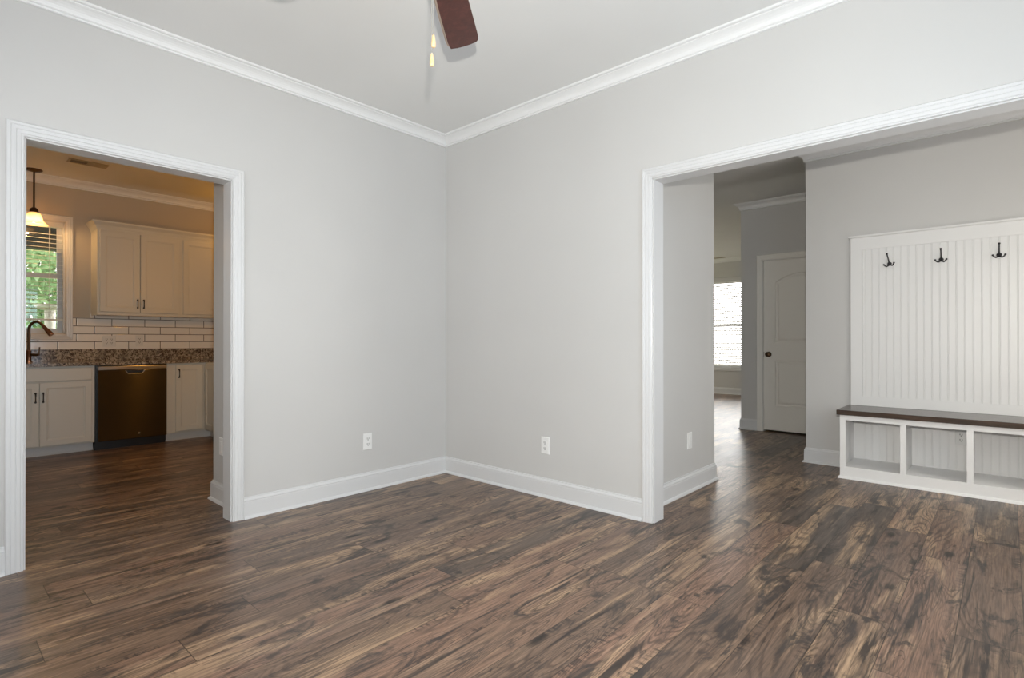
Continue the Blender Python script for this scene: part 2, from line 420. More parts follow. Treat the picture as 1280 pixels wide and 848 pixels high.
# foyer, hall and living room
wall('wall_foyer_left', 'x', 1.60, 1.725, T, 1.245, 0, H)
wall('wall_foyer_right', 'x', 4.6, 4.72, T, 2.4, 0, H, [(0.75, 1.75, 0.5, 2.1)])
wall('wall_foyer_back', 'y', 2.40, 2.515, 2.085, 4.72, 0, H)
wall('wall_hall_back', 'y', 3.87, 3.985, 1.0, 4.2, 0, H, [(1.256, 2.056, 0, 2.03)])
wall('wall_hall_right', 'x', 4.1, 4.2, 2.515, 4.9, 0, H)
wall('wall_closet_back', 'y', 4.9, 5.0, 1.1, 4.2, 0, H)
wall('wall_hall_left', 'x', 1.0, 1.1, 3.985, 8.1, 0, H)
wall('wall_living_front', 'y', 1.13, 1.245, -4.0, 1.60, 0, H)
wall('wall_living_left', 'x', -4.12, -4.0, 1.13, 8.1, 0, H, [(5.6, 7.8, 0.25, 2.2)])
LW = (-1.36, -0.16, 0.53, 2.29)
wall('wall_living_back', 'y', 8.1, 8.24, -4.12, 1.1, 0, H, [LW])
# kitchen
KX = -3.78
KW = (-2.440, -1.902, 1.150, 2.297)
wall('wall_kitchen_back', 'x', KX-0.16, KX, -5.0, 0.0, 0, H, [KW], M['warmlit_wall'])
wall('wall_kitchen_right', 'y', -0.14, -0.02, KX, -T, 0, H, (), M['warmlit_wall'])
wall('wall_kitchen_left', 'y', -5.12, -5.0, KX-0.16, 0, 0, H)
wall('wall_kitchen_front', 'x', -T, 0, -5.0, -3.86, 0, H)
wall('wall_kitchen_stub', 'y', -1.565, -1.45, -0.592, -T, 0, H)

# ------------------------------------------------------------------ trim profiles
BASE = [(0, 0), (0.014, 0), (0.014, 0.098), (0.0125, 0.101), (0.0125, 0.106), (0.0145, 0.108), (0.012, 0.114), (0.007, 0.121), (0.006, 0.1285), (0, 0.130)]
SHOE = [(0.014, 0), (0.027, 0), (0.0265, 0.005), (0.023, 0.012), (0.018, 0.0165), (0.014, 0.018)]
def baseboard(name, path):
    bm = B(); sweep(bm, path, (0, 0, 1), BASE); sweep(bm, path, (0, 0, 1), SHOE); return struct(name, bm, M['trim'])
CR = [(0, -0.078), (0.009, -0.078), (0.013, -0.0765), (0.0145, -0.073), (0.013, -0.0695), (0.0085, -0.068), (0.0085, -0.065), (0.013, -0.0635), (0.0165, -0.060), (0.017, -0.0565), (0.0145, -0.055),
      (0.0155, -0.051), (0.020, -0.041), (0.028, -0.032), (0.040, -0.0235), (0.052, -0.018), (0.0545, -0.0155), (0.0535, -0.012), (0.0605, -0.0105), (0.064, -0.0115), (0.0695, -0.0095), (0.0725, -0.005), (0.073, 0), (0, 0)]
def crown(name, path, m='crown', s=1.0):
    bm = B(); sweep(bm, [(x, y, H) for x, y in path], (0, 0, 1), [(a*s, b*s) for a, b in CR]); return struct(name, bm, M[m])
CAS = [(0.004, 0), (0.004, 0.010), (0.008, 0.012), (0.012, 0.0105), (0.016, 0.014), (0.028, 0.0155), (0.031, 0.0135), (0.034, 0.016), (0.047, 0.0175), (0.050, 0.0155), (0.053, 0.018), (0.063, 0.019), (0.068, 0.014), (0.068, 0)]
def casing(bm, axis, f, sgn, u0, u1, z1, prof=CAS, z0=0.0, full=False, s=1.0):
    """moulding round an opening: on the plane axis=f with outward normal sgn; closed all round when full."""
    K = Vector((sgn, 0, 0)) if axis == 'x' else Vector((0, sgn, 0))
    def P(u, z): return (f, u, z) if axis == 'x' else (u, f, z)
    pts = [P(u0, z0), P(u0, z1), P(u1, z1), P(u1, z0)]
    t = Vector(pts[1]) - Vector(pts[0]); left = K.cross(t); du = (Vector(P(u0, 0)) - Vector(P(u1, 0)))
    if left.dot(du) < 0: pts.reverse()
    sweep(bm, pts, K, [(a*s, b*s) for a, b in prof], closed=full)
    return bm
def jamb(bm, axis, f0, f1, u0, u1, z1, t=0.004):
    if axis == 'x':
        box(bm, f0, f1, u0, u0+t, 0, z1); box(bm, f0, f1, u1-t, u1, 0, z1); box(bm, f0, f1, u0, u1, z1-t, z1)
    else:
        box(bm, u0, u0+t, f0, f1, 0, z1); box(bm, u1-t, u1, f0, f1, 0, z1); box(bm, u0, u1, f0, f1, z1-t, z1)
    return bm
bm = B(); casing(bm, 'x', 0, 1, OA[0], OA[1], OA[3]); casing(bm, 'x', -T, -1, OA[0], OA[1], OA[3]); jamb(bm, 'x', -T-0.001, 0.001, *OA[:2], OA[3]); struct('trim_1', bm, M['trim'])
bm = B(); casing(bm, 'y', 0, -1, OB[0], OB[1], OB[3]); casing(bm, 'y', T, 1, OB[0], OB[1], OB[3]); jamb(bm, 'y', -0.001, T+0.001, *OB[:2], OB[3]); struct('trim_2', bm, M['trim'])
g = 0.068
baseboard('baseboard_left', [(0, 0, 0), (0, OA[1]+g, 0)][::-1] if False else [(0.0, 0.0, 0), (0.0, OA[1]+g, 0)])
baseboard('baseboard_left_near', [(0, OA[0]-g, 0), (0, -3.74, 0), ])
baseboard('baseboard_back', [(OB[0]-g, 0, 0), (0, 0, 0)])
baseboard('baseboard_foyer_left', [(1.60, 1.245, 0), (1.725, 1.245, 0), (1.725, T+0.001, 0)])
baseboard('baseboard_foyer_back', [(2.434, 2.40, 0), (2.085, 2.40, 0), (2.085, 2.515, 0)])
baseboard('baseboard_foyer_bench', [(4.6, 2.40, 0), (3.622, 2.40, 0)])
baseboard('baseboard_hall_back', [(1.19, 3.87, 0), (1.0, 3.87, 0), (1.0, 8.1, 0)])
baseboard('baseboard_living_back', [(1.0, 8.1, 0), (-4.0, 8.1, 0)])
baseboard('baseboard_kitchen_stub', [(-T-0.02, -1.565, 0), (-0.592, -1.565, 0), (-0.592, -1.45, 0), (-T, -1.45, 0)])
crown('trim_crown_left', [(4.2, 0), (0, 0), (0, -3.74)])
crown('trim_crown_rear', [(0, -3.74), (4.2, -3.74), (4.2, 0)])
crown('trim_crown_foyer', [(4.6, 2.40), (2.085, 2.40), (2.085, 2.515), (3.9, 2.515)])
crown('trim_crown_hall', [(3.9, 3.87), (1.0, 3.87), (1.0, 8.1), (-4.0, 8.1)])
crown('trim_crown_kitchen', [(KX+1.2, -0.14), (KX, -0.14), (KX, -5.0)], s=1.05)

# ------------------------------------------------------------------ windows
def dbl_hung(name, axis, f_in, depth, hole, inward, mid, casing_on=True, glass=True):
    """double-hung window filling hole; axis plane, f_in = room face of the wall, depth towards outside (signed), inward = room normal sign."""
    u0, u1, z0, z1 = hole
    def bx(bm, a, b, c, d, e, f):       # a,b depth range (0 at the room face, 1 outside), c,d u range
        p, q = f_in + depth*a, f_in + depth*b; p, q = min(p, q), max(p, q)
        box(bm, p, q, c, d, e, f) if axis == 'x' else box(bm, c, d, p, q, e, f)
    bm = B()
    if casing_on: casing(bm, axis, f_in, inward, u0, u1, z1, z0=z0, full=True, prof=CAS, s=0.95)
    e = 0.012
    bx(bm, 0.0, 1.0, u0, u0+e, z0, z1); bx(bm, 0.0, 1.0, u1-e, u1, z0, z1); bx(bm, 0.0, 1.0, u0, u1, z1-e, z1); bx(bm, 0.0, 1.0, u0, u1, z0, z0+e)
    o = struct(name, bm, M['trim'])
    for nm, a, b, lo, hi in (('lower_sash', 0.50, 0.66, z0+e, mid+0.02), ('upper_sash', 0.68, 0.84, mid-0.02, z1-e)):
        bm = B(); s = 0.038
        bx(bm, a, b, u0+e, u0+e+s, lo, hi); bx(bm, a, b, u1-e-s, u1-e, lo, hi); bx(bm, a, b, u0+e+s, u1-e-s, lo, lo+s*1.1); bx(bm, a, b, u0+e+s, u1-e-s, hi-s, hi)
        sh = struct(nm, bm, M['trim'], o)
        if glass:
            bm = B(); c = (a+b)/2
            bx(bm, c-0.01, c+0.01, u0+e+s, u1-e-s, lo+s*1.1, hi-s); struct('pane', bm, M['glass'], sh)
    return o
dbl_hung('window_1', 'x', KX, -0.16, KW, 1, 1.742)
dbl_hung('window_2', 'y', 8.1, 0.14, LW, -1, 1.404)
dbl_hung('window_3', 'y', -3.74, -0.12, (0.55, 2.15, 0.7, 2.2), 1, 1.45, glass=False)
dbl_hung('window_4', 'x', 4.2, 0.12, (-2.55, -0.95, 0.7, 2.2), -1, 1.45, glass=False)
dbl_hung('window_5', 'x', 4.6, 0.12, (0.75, 1.75, 0.5, 2.1), -1, 1.3, glass=False)  # unseen window, added to go with the foyer fill
dbl_hung('window_6', 'x', -4.0, -0.12, (5.6, 7.8, 0.25, 2.2), 1, 1.25, glass=False)  # unseen window, added and placed for the living room fill

def blind(label, axis, f, hole, ztop, zbot, pitch, slat_w, tilt, tapes, m='slat'):
    u0, u1 = hole[0]+0.014, hole[1]-0.014
    loc = (f, (u0+u1)/2, zbot) if axis == 'x' else ((u0+u1)/2, f, zbot)
    t = thing('window_blind', label, 'blind', loc)
    def bx(bm, a, b, c, d, e, g2): box(bm, f+a, f+b, c, d, e, g2) if axis == 'x' else box(bm, c, d, f+a, f+b, e, g2)
    bm = B(); bx(bm, -0.028, 0.028, u0, u1, ztop-0.045, ztop); obj('headrail', bm, M['slat'], t)
    bm = B(); n = int((ztop-0.06-zbot-0.02)/pitch); ct, st = math.cos(tilt)*slat_w/2, math.sin(tilt)*slat_w/2
    for k in range(n):
        z = zbot + 0.035 + pitch*k; th = 0.0014
        q = [(-ct, -st-th), (0, -th+0.002), (ct, st-th), (ct, st+th), (0, th+0.002), (-ct, -st+th)]
        vs_ = []
        for u in (u0, u1): vs_.append([bm.verts.new((f+a, u, z+b) if axis == 'x' else (u, f+a, z+b)) for a, b in q])
        for j in range(6): bm.faces.new((vs_[0][j], vs_[0][(j+1) % 6], vs_[1][(j+1) % 6], vs_[1][j]))
        bm.faces.new(vs_[0]); bm.faces.new(list(reversed(vs_[1])))
    obj('slats', bm, M[m], t)
    bm = B(); bx(bm, -0.026, 0.026, u0, u1, zbot, zbot+0.018); obj('bottom_rail', bm, M['slat'], t)
    for u in tapes:
        bm = B()
        for a in (-slat_w/2-0.002, slat_w/2+0.002):
            p = [(f+a, u, zbot+0.015), (f+a, u, ztop-0.03)] if axis == 'x' else [(u, f+a, zbot+0.015), (u, f+a, ztop-0.03)]
            tube(bm, p, 0.0016, 6)
        obj('ladder_cord', bm, M[m], t)
    return t
blind('white slatted blind, slats tipped open, over the kitchen sink window', 'x', KX-0.032, KW, KW[3]-0.012, 1.282, 0.0445, 0.048, math.radians(-5), (-2.02, -2.32))
blind('white slatted blind glowing with daylight in the far living room window', 'y', 8.1+0.032, LW, LW[3]-0.012, 0.56, 0.043, 0.048, math.radians(40), (-1.15, -0.735, -0.33), 'backlit')

# ------------------------------------------------------------------ hall door
def door_leaf():
    X0, X1, Z0, Z1, Y = 1.262, 2.050, 0.020, 2.024, 3.885
    bm = B(); th = 0.035
    def arch(ins, z0, zs, za):
        a, b = X0+0.128+ins, X1-0.128-ins; pts = [(a, z0+ins), (b, z0+ins), (b, zs-ins*0.6)]
        if za > zs:
            for k in range(1, 16):
                q = k/16; s = 0.5-0.5*math.cos(2*PI*q) if False else math.sin(PI*q)**0.9
                pts.append((b+(a-b)*q, zs-ins*0.6+(za-zs)*s - ins*0.4*s))
        pts.append((a, zs-ins*0.6)); return pts
    specs = [(1.058, 1.765, 1.862), (0.312, 0.840, 0.840)]
    def loop(pts, y): return [bm.verts.new((x, y, z)) for x, z in pts]
    outer = loop([(X0, Z0), (X1, Z0), (X1, Z1), (X0, Z1)], Y)
    back = loop([(X0, Z0), (X1, Z0), (X1, Z1), (X0, Z1)], Y+th)
    for k in range(4): bm.faces.new((outer[k], outer[(k+1) % 4], back[(k+1) % 4], back[k]))
    bm.faces.new(back)
    edges = [bm.edges.get((outer[k], outer[(k+1) % 4])) for k in range(4)]
    for s in specs:
        prev = None
        for ins, dy in ((0, 0), (0.006, 0.011), (0.020, 0.013), (0.040, 0.004), (0.054, 0.003)):
            r = loop(arch(ins, *s), Y+dy); n = len(r)
            if prev is None:
                edges += [bm.edges.new((r[k], r[(k+1) % n])) for k in range(n)]
            else:
                for k in range(n): bm.faces.new((prev[k], prev[(k+1) % n], r[(k+1) % n], r[k]))
            prev = r
        bm.faces.new(prev)
    bmesh.ops.triangle_fill(bm, edges=edges, use_beauty=True, use_dissolve=False)
    return bm
d1 = struct('door_1', door_leaf(), M['door'])
bm = B(); casing(bm, 'y', 3.87, -1, 1.256, 2.056, 2.03); box(bm, 1.256, 1.2605, 3.871, 3.98, 0, 2.03); box(bm, 2.0515, 2.056, 3.871, 3.98, 0, 2.03); box(bm, 1.256, 2.056, 3.871, 3.98, 2.0255, 2.03)
struct('trim_3', bm, M['door'])
bm = B(); c = (1.318, 3.885, 0.916)
lathe(bm, [(0.0, 0.0), (0.031, 0.0), (0.031, -0.004), (0.026, -0.009), (0.011, -0.011), (0.010, -0.030), (0.018, -0.036), (0.027, -0.044), (0.029, -0.054), (0.024, -0.063), (0.010, -0.067), (0.0, -0.0675)], c, 20, 'Y')
obj('door_knob', bm, M['bronze'], d1, True, label='dark bronze round knob')
bm = B(); box(bm, 1.2605, 1.2625, 3.880, 3.902, 0.885, 0.945); obj('latch_plate', bm, M['bronze'], d1)

# ------------------------------------------------------------------ ceiling fan
FX, FY, FZ = 2.112, -1.872, 2.335
fan = thing('ceiling_fan', 'ceiling fan with dark mahogany blades and two blond pull chains', 'ceiling fan', (FX, FY, H))
bm = B(); lathe(bm, [(0, 0), (0.07, 0), (0.068, -0.02), (0.045, -0.05), (0.02, -0.06), (0, -0.06)], (FX, FY, H)); obj('canopy', bm, M['nickel'], fan, True)
bm = B(); lathe(bm, [(0.0125, -0.05), (0.0125, -0.27)], (FX, FY, H), 12); obj('downrod', bm, M['nickel'], fan, True)
bm = B(); lathe(bm, [(0, 0.14), (0.03, 0.14), (0.05, 0.115), (0.10, 0.09), (0.115, 0.06), (0.115, 0.035), (0.10, 0.012), (0.07, 0.0), (0.06, -0.03), (0, -0.03)], (FX, FY, FZ)); obj('motor_housing', bm, M['nickel'], fan, True)
bm = B(); lathe(bm, [(0, -0.03), (0.052, -0.03), (0.054, -0.055), (0.045, -0.072), (0.02, -0.080), (0.0, -0.081)], (FX, FY, FZ)); obj('switch_housing', bm, M['nickel'], fan, True)
BP = -13
def blade(ang):
    bm = B(); rot = Matrix.Translation((FX, FY, FZ)) @ Matrix.Rotation(ang, 4, 'Z') @ Matrix.Rotation(math.radians(BP), 4, 'X')
    pts = [(0.17, -0.045), (0.20, -0.055), (0.40, -0.064), (0.60, -0.069), (0.632, -0.066), (0.645, -0.056), (0.652, -0.03), (0.655, 0.0), (0.654, 0.03), (0.648, 0.056), (0.635, 0.066), (0.60, 0.069), (0.40, 0.064), (0.20, 0.055), (0.17, 0.045)]
    top = [bm.verts.new(rot @ Vector((x, y, 0.0045))) for x, y in pts]; bot = [bm.verts.new(rot @ Vector((x, y - (0.009 if y > 0.04 and x < 0.645 else 0), -0.0045))) for x, y in pts]
    bm.faces.new(top); bm.faces.new(list(reversed(bot)))
    for k in range(len(pts)): bm.faces.new((top[k], bot[k], bot[(k+1) % len(pts)], top[(k+1) % len(pts)]))
    for f in bm.faces:
        if len(f.verts) == 4: f.material_index = 1
    b = obj('blade', bm, [M['blade'], M['edge']], fan)
    bm = B()
    R = Matrix.Translation((FX, FY, FZ)) @ Matrix.Rotation(ang, 4, 'Z')
    tube(bm, [R @ Vector(p) for p in ((0.09, 0, 0.02), (0.14, 0, 0.01), (0.18, 0, -0.006), (0.26, 0, -0.008))], [0.012, 0.011, 0.012, 0.004], 8)
    obj('blade_iron', bm, M['nickel'], b, True)
A0 = math.atan2(0.779, -0.627)
for k in range(5): blade(A0 + k*2*PI/5)
for px, py, z, ln in ((2.086, -1.842, 2.012, 0.034), (2.045, -1.815, 1.978, 0.036)):
    bm = B(); tube(bm, [(px, py, z+ln/2-0.002), (px, py, FZ-0.074)], 0.0012, 6); pc = obj('pull_chain', bm, M['chain'], fan, label='thin pale bead chain')
    bm = B(); L = ln
    lathe(bm, [(0, L*0.62), (0.0035, L*0.60), (0.0045, L*0.45), (0.0062, L*0.1), (0.0075, -L*0.25), (0.0070, -L*0.42), (0.0045, -L*0.52), (0, -L*0.54)], (px, py, z), 14)
    obj('pull_knob', bm, M['blond'], pc, True, label='teardrop knob of blond wood')

# ------------------------------------------------------------------ storage bench and hook panel
BX0, BX1, BF, BW = 2.434, 3.622, 1.965, 2.40
bench = thing('storage_bench', 'white built-in bench with open cubbies and dark brown seat', 'bench', ((BX0+BX1)/2, 2.18, 0))
def beadboard(bm, x0, x1, y, z0, z1, pitch, th=0.010, x_ref=None):
    """upright boards with a rounded double bead every pitch, front towards -y."""
    pts = [(x0, y)]; x = x_ref if x_ref is not None else x0
    while x < x0+0.006: x += pitch
    while x < x1-0.006:
        pts += [(x-0.0055, y), (x-0.004, y+0.0022), (x-0.0025, y+0.0005), (x, y-0.0003), (x+0.0025, y+0.0005), (x+0.004, y+0.0022), (x+0.0055, y)]; x += pitch
    pts.append((x1, y))
    lo = [bm.verts.new((a, b, z0)) for a, b in pts]; hi = [bm.verts.new((a, b, z1)) for a, b in pts]
    for k in range(len(pts)-1): bm.faces.new((lo[k], lo[k+1], hi[k+1], hi[k]))
    b0 = [bm.verts.new(p) for p in ((x0, y+th, z0), (x1, y+th, z0), (x1, y+th, z1), (x0, y+th, z1))]
    bm.faces.new(b0); bm.faces.new((lo[0], hi[0], b0[3], b0[0])); bm.faces.new((lo[-1], b0[1], b0[2], hi[-1]))
    bm.faces.new(lo + [b0[1], b0[0]]); bm.faces.new(hi + [b0[2], b0[3]])
    return bm
X = [(BX0, 2.473), (2.822, 2.858), (3.200, 3.236), (3.584, BX1)]
bm = B(); zt0, zt1, zb = 0.456, 0.497, 0.094
for a, b in X: box(bm, a, b, BF, BF+0.019, zb, zt0)
box(bm, BX0, BX1, BF, BF+0.019, zt0, zt1); box(bm, BX0, BX1, BF, BF+0.019, 0.0, zb); obj('face_frame', bm, M['bench'], bench)
for a, b in ((BX0, BX0+0.019), (BX1-0.019, BX1)):
    bm = B(); box(bm, a, b, BF+0.019, BW-0.002, 0, zt1); obj('side_panel', bm, M['bench'], bench)
for a, b in X[1:3]:
    bm = B(); box(bm, a+0.009, b-0.009, BF+0.019, 2.384, zb, zt1-0.01); obj('divider', bm, M['bench'], bench)
bm = B(); box(bm, BX0+0.019, BX1-0.019, BF+0.019, 2.384, zb-0.015, zb); obj('cubby_floor', bm, M['bench'], bench)
bm = B(); beadboard(bm, BX0+0.019, BX1-0.019, 2.384, zb, zt1, 0.049, 0.014, 2.535); obj('back_panel', bm, M['bench'], bench)
bm = B(); sweep(bm, [(BX1, BF, 0), (BX0, BF, 0), (BX0, 2.37, 0)], (0, 0, 1), [(0, 0), (0.014, 0), (0.013, 0.006), (0.009, 0.014), (0.004, 0.018), (0, 0.0185)]) if False else sweep(bm, [(BX0, 2.372, 0), (BX0, BF, 0), (BX1, BF, 0)], (0, 0, 1), [(0, 0), (-0.014, 0), (-0.013, 0.006), (-0.009, 0.014), (-0.004, 0.018), (0, 0.0185)])
obj('shoe_moulding', bm, M['bench'], bench)
bm = B(); box(bm, 2.416, 3.640, 1.934, BW-0.001, 0.498, 0.536, 0.003); obj('seat', bm, M['seat'], bench, label='dark brown stained wood seat plank')

PY = 2.380
pan = thing('hook_panel', 'tall white beadboard wall panel standing above the bench', 'wall panel', ((BX0+BX1)/2, BW, 0.537))
bm = B(); z0, z1 = 0.537, 1.934
box(bm, BX0, 2.518, PY, BW-0.001, z0, z1); box(bm, 3.538, BX1, PY, BW-0.001, z0, z1)
box(bm, 2.518, 3.538, PY, BW-0.001, z0, 0.613); box(bm, 2.518, 3.538, PY, BW-0.001, 1.836, z1)
obj('frame', bm, M['bead'], pan)
bm = B(); beadboard(bm, 2.519, 3.537, PY+0.008, 0.613, 1.836, 0.049, 0.010, 2.535); obj('beadboard', bm, M['bead'], pan)
bm = B(); sweep(bm, [(BX0-0.0, BW-0.001, 1.934), (BX0, PY, 1.934), (BX1, PY, 1.934), (BX1, BW-0.001, 1.934)], (0, 0, 1), [(0.0, 0), (-0.004, 0.0), (-0.012, 0.005), (-0.016, 0.008), (-0.016, 0.020), (0.0, 0.020)])
box(bm, BX0, BX1, PY, BW-0.001, 1.934, 1.954); obj('cap_rail', bm, M['bead'], pan)

def hook(x, zc, tilt, label):
    """coat hook: one long upright prong, two curled lower ones; zc = backplate centre."""
    y = PY + 0.008
    t = thing('coat_hook', label, 'hook', (x, y, zc), 'coat hooks on the beadboard panel'); t.rotation_euler = (0, tilt, 0)
    W_ = world(t)
    def q(pts): return [W_ @ Vector(p) for p in pts]
    bm = B(); lathe(bm, [(0, 0.0), (0.016, 0), (0.016, -0.003), (0.012, -0.007), (0.004, -0.011), (0, -0.0115)], (0, 0, 0), 16, 'Y'); bm.transform(W_); obj('backplate', bm, M['iron'], t, True)
    bm = B(); p = [(0, -0.006, 0.004), (0, -0.014, 0.020), (0, -0.022, 0.045), (0, -0.034, 0.068), (0, -0.042, 0.078)]
    tube(bm, q(p), [0.0062, 0.0052, 0.0046, 0.0044, 0.0044], 8); k = B(); 
    bmesh.ops.create_icosphere(bm, subdivisions=2, radius=0.0080, matrix=Matrix.Translation(q([p[-1]])[0])); obj('upper_prong', bm, M['iron'], t, True); k.free()
    for s in (-1, 1):
        bm = B(); p = [(s*0.003, -0.006, -0.002), (s*0.008, -0.016, -0.014), (s*0.018, -0.026, -0.020), (s*0.028, -0.034, -0.014), (s*0.034, -0.038, -0.003)]
        tube(bm, q(p), [0.0062, 0.0056, 0.005, 0.0048, 0.0048], 8)
        bmesh.ops.create_icosphere(bm, subdivisions=2, radius=0.0072, matrix=Matrix.Translation(q([p[-1]])[0])); obj('lower_prong', bm, M['iron'], t, True)
    return t
hook(2.704, 1.700, math.radians(-9), 'black iron coat hook leaning sideways, nearest the panel edge by the hall')
hook(3.034, 1.701, 0.0, 'upright black iron coat hook, in the middle of the three on the panel')
hook(3.366, 1.702, math.radians(0.5), 'black iron coat hook farthest from the hall, above the third cubby')

# ------------------------------------------------------------------ outlets
def outlet(label, c, normal, w=0.072, h=0.117, gangs=1, style='outlet'):
    nrm = Vector(normal); t = thing('wall_outlet' if style == 'outlet' else 'wall_plate', label, 'outlet' if style == 'outlet' else 'wall plate', c)
    m = face_mat(c, normal)
    bm = B(); ringpanel(bm, m, w, h, [(0, 0.0005), (0, 0.003), (0.004, 0.006)]); obj('cover_plate', bm, M['plate'], t)
    for gI in range(gangs):
        off = (gI-(gangs-1)/2)*0.046
        if style == 'outlet':
            for s in (-1, 1):
                mm = m @ Matrix.Translation((off, s*0.0195, 0.0)); bm = B()
                ringpanel(bm, mm, 0.033, 0.028, [(0, 0.004), (0, 0.0072), (0.001, 0.0078)]); r = obj('receptacle', bm, M['plate'], t)
                bm = B()
                for dx in (-0.0065, 0.0065):
                    ringpanel(bm, mm @ Matrix.Translation((dx, 0.003, 0)), 0.0036, 0.011, [(0, 0.0070), (0, 0.0080)])
                ringpanel(bm, mm @ Matrix.Translation((0, -0.0075, 0)), 0.006, 0.006, [(0, 0.0070), (0, 0.0080)])
                obj('slots', bm, M['slot'], r)
        else:
            bm = B(); ringpanel(bm, m @ Matrix.Translation((off, 0, 0)), 0.034, 0.068, [(0, 0.004), (0, 0.0075), (0.001, 0.008)]); obj('insert', bm, M['plate'], t)
    return t
outlet('white duplex outlet on the grey wall beside the kitchen opening', (0, -0.738, 0.351), (1, 0, 0))
outlet('white duplex outlet on the grey wall nearest the foyer opening', (1.051, 0, 0.353), (0, -1, 0))
outlet('white cover plate low on the foyer side wall, beyond the cased opening', (1.725, 0.803, 0.362), (1, 0, 0), style='plate')
outlet('white cover plate low on the kitchen stub wall beside the door jamb', (-0.437, -1.565, 0.375), (0, -1, 0), style='plate')
outlet('pale outlet inside the middle cubby of the bench', (3.150, 2.3838, 0.347), (0, -1, 0))
outlet('double-gang outlet on the white tile nearest the kitchen window', (KX+0.009, -1.529, 1.071), (1, 0, 0), w=0.118, gangs=2)
outlet('single outlet on the white tile below the wall cabinets, above the dishwasher', (KX+0.009, -1.251, 1.077), (1, 0, 0))

# ------------------------------------------------------------------ kitchen
FF = -3.184       # face-frame plane of the base cabinets
def shaker(bm, c, normal, w, h, th=0.019):
    m = face_mat(c, normal)
    ringpanel(bm, m, w, h, [(0.0, 0), (0, th-0.003), (0.003, th), (0.050, th), (0.053, th-0.003), (0.060, th-0.004), (0.062, th-0.0085), (0.075, th-0.0085)])
    return bm
def slabfront(bm, c, normal, w, h, th=0.019):
    ringpanel(bm, face_mat(c, normal), w, h, [(0, 0), (0, th-0.004), (0.004, th)]); return bm
def pull(c, normal, parent, L=0.082):
    n = Vector(normal); up = Vector((0, 0, 1)); c = Vector(c); bm = B()
    pts = [c - up*L/2, c - up*L/2 + n*0.014, c - up*L*0.40 + n*0.022, c - up*L*0.15 + n*0.024, c + up*L*0.15 + n*0.024, c + up*L*0.40 + n*0.022, c + up*L/2 + n*0.014, c + up*L/2]
    tube(bm, pts, [0.0075, 0.006, 0.0055, 0.0042, 0.0042, 0.0055, 0.006, 0.0075], 8)
    for s in (-1, 1):
        bmesh.ops.create_icosphere(bm, subdivisions=2, radius=0.009, matrix=Matrix.Translation(c + up*s*L/2 + n*0.013))
    return obj('handle', bm, M['iron'], parent, True, label='black bow handle')
def doors(parent, spec, plane, axis='x', sgn=1):
    """spec: (u0, u1, z0, z1, handle_u, handle_z or None)"""
    n = (sgn, 0, 0) if axis == 'x' else (0, sgn, 0)
    for u0, u1, z0, z1, hu, hz in spec:
        c = (plane, (u0+u1)/2, (z0+z1)/2) if axis == 'x' else ((u0+u1)/2, plane, (z0+z1)/2)
        bm = shaker(B(), c, n, u1-u0, z1-z0); d = obj('door', bm, M['cab'], parent)
        if hu is not None:
            pull((plane+sgn*0.019, hu, hz) if axis == 'x' else (hu, plane+sgn*0.019, hz), n, d)
CT = 0.836
# sink base
sk = thing('sink_base_cabinet', 'greige base cabinet with false drawer front under the kitchen window', 'cabinet', (-3.48, -2.171, 0))
bm = B(); box(bm, KX+0.02, FF-0.019, -2.585, -1.758, 0.085, CT); obj('body', bm, M['cab'], sk)
bm = B(); box(bm, FF-0.019, FF, -2.585, -1.758, 0.085, CT); obj('face_frame', bm, M['cab'], sk)
bm = B(); box(bm, FF-0.090, FF-0.075, -2.585, -1.758, 0.0, 0.085); box(bm, FF-0.075, FF-0.062, -2.585, -1.758, 0.0, 0.016, 0.003); obj('toe_kick', bm, M['trim'], sk)
bm = slabfront(B(), (FF, -2.171, 0.757), (1, 0, 0), 0.776, 0.120); obj('drawer_front', bm, M['cab'], sk)
doors(sk, [(-2.168, -1.783, 0.100, 0.686, -2.144, 0.552), (-2.559, -2.174, 0.100, 0.686, -2.198, 0.552)], FF)
# dishwasher
dw = thing('dishwasher', 'stainless steel dishwasher with black toe kick under the granite counter', 'dishwasher', (-3.45, -1.44, 0))
bm = B(); box(bm, KX+0.05, -3.20, -1.752, -1.146, 0.02, 0.832); obj('tub', bm, M['black'], dw)
bm = B(); box(bm, -3.20, -3.152, -1.736, -1.148, 0.085, 0.783, 0.004); obj('door', bm, M['steel'], dw)
bm = B(); box(bm, -3.20, -3.146, -1.736, -1.148, 0.786, 0.823, 0.004); obj('control_strip', bm, M['lightsteel'], dw, label='paler steel strip along the top')
bm = B(); box(bm, -3.26, -3.21, -1.752, -1.146, 0.0, 0.084); obj('toe_kick', bm, M['black'], dw)
bm = B()     # scooped pocket handle
hy0, hy1, hz0, hz1 = -1.515, -1.350, 0.744, 0.781
pf = [bm.verts.new(p) for p in ((-3.150, hy0, hz1), (-3.150, hy1, hz1), (-3.150, hy1-0.022, hz0), (-3.150, hy0+0.022, hz0))]
pb = [bm.verts.new(p) for p in ((-3.1515, hy0, hz1), (-3.1515, hy1, hz1), (-3.1515, hy1-0.022, hz0), (-3.1515, hy0+0.022, hz0))]
bm.faces.new(pf); bm.faces.new(list(reversed(pb)))
for k in range(4): bm.faces.new((pf[k], pf[(k+1) % 4], pb[(k+1) % 4], pb[k]))
hd = obj('pocket_handle', bm, M['black'], dw, label='black scooped pocket with bright lip')
bm = B(); tube(bm, [(-3.146, hy0, hz1-0.004), (-3.144, hy0+0.022, hz0), (-3.144, hy1-0.022, hz0), (-3.146, hy1, hz1-0.004)], 0.0042, 8); obj('lip', bm, M['lightsteel'], hd, True)
